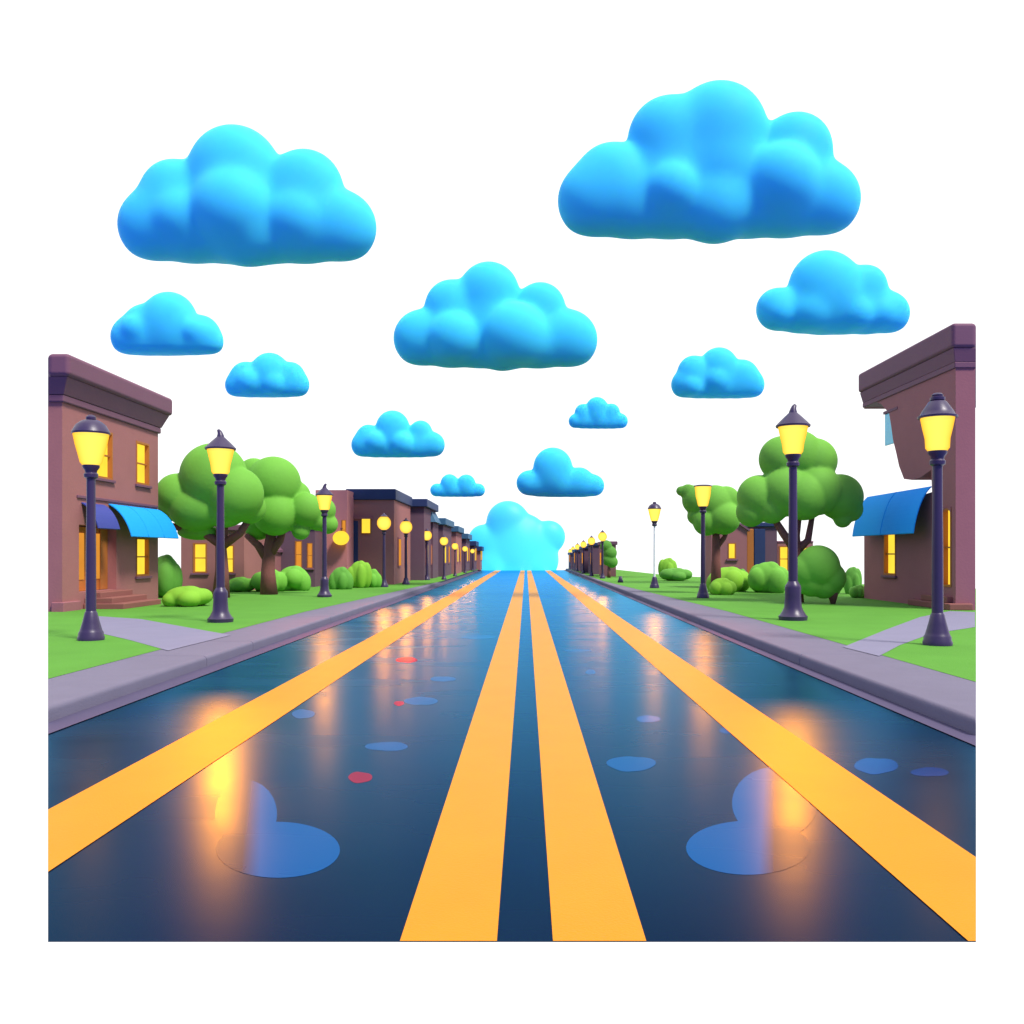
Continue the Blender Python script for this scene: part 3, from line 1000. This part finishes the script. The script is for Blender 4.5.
wl = MB().box(XA(361.5, Yb), XA(371, Yb), Yb - .08, Yb + .02, ZA(534, Yb), ZA(517.5, Yb)).build('window', M['frame'], nb)
MB().box(XA(362.2, Yb), XA(370.3, Yb), Yb - .1, Yb - .07, ZA(533, Yb), ZA(518.5, Yb)).build('pane', M['window'], wl)
xs = XA(394, Yb)
for a in (54.5, 57.5):
    w_ = MB().box(xs + .001, xs + .06, a, a + 1.1, 1.2, 3.0).build('window', M['wall_dark'], nb)
    MB().box(xs + .06, xs + .075, a + .1, a + 1.0, 1.3, 2.9).build('pane', M['window_orange'], w_)
# hanging globe lantern on a bracket from the pink house
gx, gz = XA(341, 50.6), ZA(538, 50.6)
t = thing('wall_lantern', 'yellow oval lantern on a bracket in front of the pink house', 'lantern', (gx, 50.6, gz))
MB().lathe([(.46 * math.cos(a), .4 * math.sin(a)) for a in [(-1.5 + 3 * i / 12) for i in range(13)]], 18, (gx, 50.6, gz)).build('globe', M['window'], t, True)
MB().tube([(gx, 50.6, gz + .38), (gx, 50.6, gz + .55), (gx, 51.0, gz + .55)], [.03, .03, .03], 8).build('bracket', M['iron'], t, True)

rows = [(61.5, 402, 424, 507, 7.5, 'wall_purple', 'navy', 'second'), (71, 426, 443, 525, 8, 'wall_purple', 'teal', 'third'),
        (81, 442, 456, 532, 7, 'wall_brown', 'teal', 'fourth'), (90, 454, 466, 539, 6, 'wall_purple', 'teal', 'fifth'), (98, 463, 474, 546, 5, 'wall_purple', 'navy', 'sixth'), (105, 469, 480, 551, 5, 'wall_brown', 'navy', 'seventh')]
for Y, x0, x1, yt, dp, m_, r_, w in rows:
    t = house(w + ' building counted away from the pink house in the left row, dark flat roof', Y, x0 - 25, x1, yt, dp, m_, r_, [], name='row_house', roof_h=.55, eave=.25)
    xs = XA(x1, Y)
    for j in range(2):
        a = Y + .9 + j * dp * .45
        f_ = MB().box(xs + .001, xs + .06, a, a + 1.1, 1.2, 2.7).build('window', M['wall_dark'], t)
        MB().box(xs + .06, xs + .075, a + .1, a + 1.0, 1.3, 2.6).build('pane', M['window_orange' if j else 'window'], f_)
# second hipped roof turret on the navy row
t = house('narrow purple house with a tall teal roof behind the fifth left lamp', 66, 414, 433, 522, 4, 'wall_purple', None, [], name='row_house')
Yq = 66
a, b = XA(411, Yq), XA(436, Yq)
zt = ZA(522, Yq)
MB().loops([(a, Yq - .3, zt), (b, Yq - .3, zt), (b, Yq + 4.3, zt), (a, Yq + 4.3, zt)],
           [(a + .7, Yq + .6, zt + 1.5), (b - .7, Yq + .6, zt + 1.5), (b - .7, Yq + 3.4, zt + 1.5), (a + .7, Yq + 3.4, zt + 1.5)]).build('roof', M['teal'], t)

# right background
house('gabled brown house with an arched lit window under the right trees', 47, 711, 747, 530, 1.6, 'wall_dark', 'trim', [(728, 736, 543, 559)], 'window', gable=518, bars=0)
t = house('navy and purple house with an orange corner post right of the gabled house', 48.5, 753.5, 777, 527, 4, 'wall_purple', 'navy', [], roof_h=.25)
Yq = 48.5
MB().box(XA(746.5, Yq), XA(753.3, Yq), Yq - .1, Yq + .4, ZG, ZA(529, Yq)).build('corner_post', M['frame'], t, bevel=.03)
MB().box(XA(754, Yq), XA(765, Yq), Yq - .07, Yq + .1, ZG, ZA(529, Yq)).build('door', M['navy'], t, bevel=.02)
house('little house with wide orange lit windows behind the second right lamp', 50, 777.5, 813, 543, 3, 'wall_brown', 'trim',
      [(779, 789, 546, 572), (797, 811.5, 547, 571)], 'window', roof_h=.12, eave=.04)
rows = [(72, 603, 612, 545, 4, 'wall_brown', 'trim', 'nearest'), (79, 593, 606, 546, 6, 'wall_purple', 'navy', 'second'), (86, 584, 597, 549, 6, 'wall_purple', 'navy', 'third'), (94, 576, 589, 552, 6, 'wall_purple', 'navy', 'fourth'), (103, 571, 584, 555, 6, 'wall_purple', 'navy', 'farthest')]
for Y, x0, x1, yt, dp, m_, r_, w in rows:
    t = house(w + ' building of the far right row beside the shrinking lamps', Y, x0, x1 + 4, yt, dp, m_, r_, [], name='row_house', roof_h=.3)
    xs = XA(x0, Y)
    f_ = MB().box(xs - .06, xs - .001, Y + 1, Y + 2.2, 1.0, 2.2).build('window', M['wall_dark'], t)
    MB().box(xs - .075, xs - .06, Y + 1.1, Y + 2.1, 1.1, 2.1).build('pane', M['window_orange'], f_)


# ------------------------------------------------------------------ puddles, and cloud reflections painted as flat patches
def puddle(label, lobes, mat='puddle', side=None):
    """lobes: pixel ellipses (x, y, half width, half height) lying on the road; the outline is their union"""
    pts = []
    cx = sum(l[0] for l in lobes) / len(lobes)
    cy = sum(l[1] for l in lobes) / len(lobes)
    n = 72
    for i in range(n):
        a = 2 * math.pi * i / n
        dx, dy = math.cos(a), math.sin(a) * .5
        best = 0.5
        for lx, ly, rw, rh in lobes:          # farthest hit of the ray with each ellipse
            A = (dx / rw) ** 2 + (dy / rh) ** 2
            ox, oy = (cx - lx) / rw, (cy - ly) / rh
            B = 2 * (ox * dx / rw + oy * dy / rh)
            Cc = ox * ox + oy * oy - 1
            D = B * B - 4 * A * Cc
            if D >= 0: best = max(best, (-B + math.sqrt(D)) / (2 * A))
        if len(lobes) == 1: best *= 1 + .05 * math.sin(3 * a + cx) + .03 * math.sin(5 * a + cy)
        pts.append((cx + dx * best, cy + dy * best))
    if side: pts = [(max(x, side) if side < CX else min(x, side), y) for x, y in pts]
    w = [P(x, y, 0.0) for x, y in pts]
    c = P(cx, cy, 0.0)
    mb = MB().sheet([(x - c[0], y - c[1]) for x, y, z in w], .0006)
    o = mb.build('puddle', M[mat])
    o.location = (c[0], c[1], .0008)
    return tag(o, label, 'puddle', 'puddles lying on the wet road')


puddle('large blue cloud reflection painted as a patch in the left lane', [(246, 814, 31, 34), (278, 850, 62, 28)], 'puddle_shallow_left')  # mirrored cloud painted as a flat blue patch
puddle('large blue cloud reflection painted as a patch in the right lane', [(775, 803, 43, 36), (748, 848, 62, 27)], 'puddle_shallow_right')  # the right lane's mirrored cloud, painted the same way
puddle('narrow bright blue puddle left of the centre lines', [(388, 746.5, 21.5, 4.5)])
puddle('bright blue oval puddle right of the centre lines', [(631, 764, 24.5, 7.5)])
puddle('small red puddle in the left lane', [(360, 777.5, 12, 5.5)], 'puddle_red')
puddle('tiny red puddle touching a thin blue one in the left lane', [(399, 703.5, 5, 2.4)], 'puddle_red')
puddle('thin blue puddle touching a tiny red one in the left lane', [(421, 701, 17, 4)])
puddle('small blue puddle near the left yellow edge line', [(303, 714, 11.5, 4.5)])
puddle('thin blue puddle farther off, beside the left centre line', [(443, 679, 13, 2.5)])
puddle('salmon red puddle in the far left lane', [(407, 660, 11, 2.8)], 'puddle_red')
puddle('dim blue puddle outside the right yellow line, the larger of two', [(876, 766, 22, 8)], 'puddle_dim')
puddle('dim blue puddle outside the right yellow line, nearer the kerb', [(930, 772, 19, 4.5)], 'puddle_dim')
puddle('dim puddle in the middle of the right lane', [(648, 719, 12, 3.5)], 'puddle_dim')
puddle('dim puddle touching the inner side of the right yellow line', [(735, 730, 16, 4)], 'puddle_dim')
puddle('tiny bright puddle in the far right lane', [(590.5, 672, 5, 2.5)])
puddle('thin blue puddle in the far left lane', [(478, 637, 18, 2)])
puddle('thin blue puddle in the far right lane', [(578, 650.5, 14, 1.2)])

# ------------------------------------------------------------------ light
w = bpy.data.worlds.new('World')
sc.world = w
w.use_nodes = True
N, L = w.node_tree.nodes, w.node_tree.links
N.clear()
out = N.new('ShaderNodeOutputWorld')
bg = N.new('ShaderNodeBackground')
tc = N.new('ShaderNodeTexCoord')
sx = N.new('ShaderNodeSeparateXYZ')
rp = N.new('ShaderNodeValToRGB')
ml = N.new('ShaderNodeMath'); ml.operation = 'MULTIPLY_ADD'      # white ahead; blue fill added behind and below to shade fronts and undersides
ml.inputs[1].default_value = 0.5; ml.inputs[2].default_value = 0.5
L.new(tc.outputs['Generated'], sx.inputs['Vector'])
L.new(sx.outputs['Y'], ml.inputs[0])
mz = N.new('ShaderNodeMath'); mz.operation = 'MULTIPLY_ADD'
mz.inputs[1].default_value = 0.25
L.new(sx.outputs['Z'], mz.inputs[0])
L.new(ml.outputs['Value'], mz.inputs[2])
L.new(mz.outputs['Value'], rp.inputs['Fac'])
el = rp.color_ramp.elements
el[0].position, el[0].color = 0.42, (0.16, 0.21, 0.60, 1)
el[1].position, el[1].color = 0.77, (1, 1, 1, 1)
L.new(rp.outputs['Color'], bg.inputs['Color'])
bg.inputs['Strength'].default_value = 1.0
L.new(bg.outputs['Background'], out.inputs['Surface'])

sd = bpy.data.lights.new('sun', 'SUN')
sd.energy, sd.angle, sd.color = 3.4, math.radians(12), (1.0, 0.95, 0.86)
so = bpy.data.objects.new('sun', sd)
COL.objects.link(so)
so.rotation_euler = Vector((-0.46, 0.42, -0.88)).to_track_quat('-Z', 'Y').to_euler()

cam = bpy.data.cameras.new('camera')
cam.sensor_width = 36.0
cam.lens = 36.0 * F / 1024.0
cam.shift_x = (512 - CX) / 1024.0
cam.shift_y = (CY - 512) / 1024.0
cam.clip_end = 1000
co = bpy.data.objects.new('camera', cam)
COL.objects.link(co)
co.location = (0, 0, H)
co.rotation_euler = (math.radians(90), 0, 0)
sc.camera = co
vs = sc.view_settings
vs.view_transform, vs.look = 'Standard', 'None'
vs.exposure, vs.gamma = 0.35, 1.0
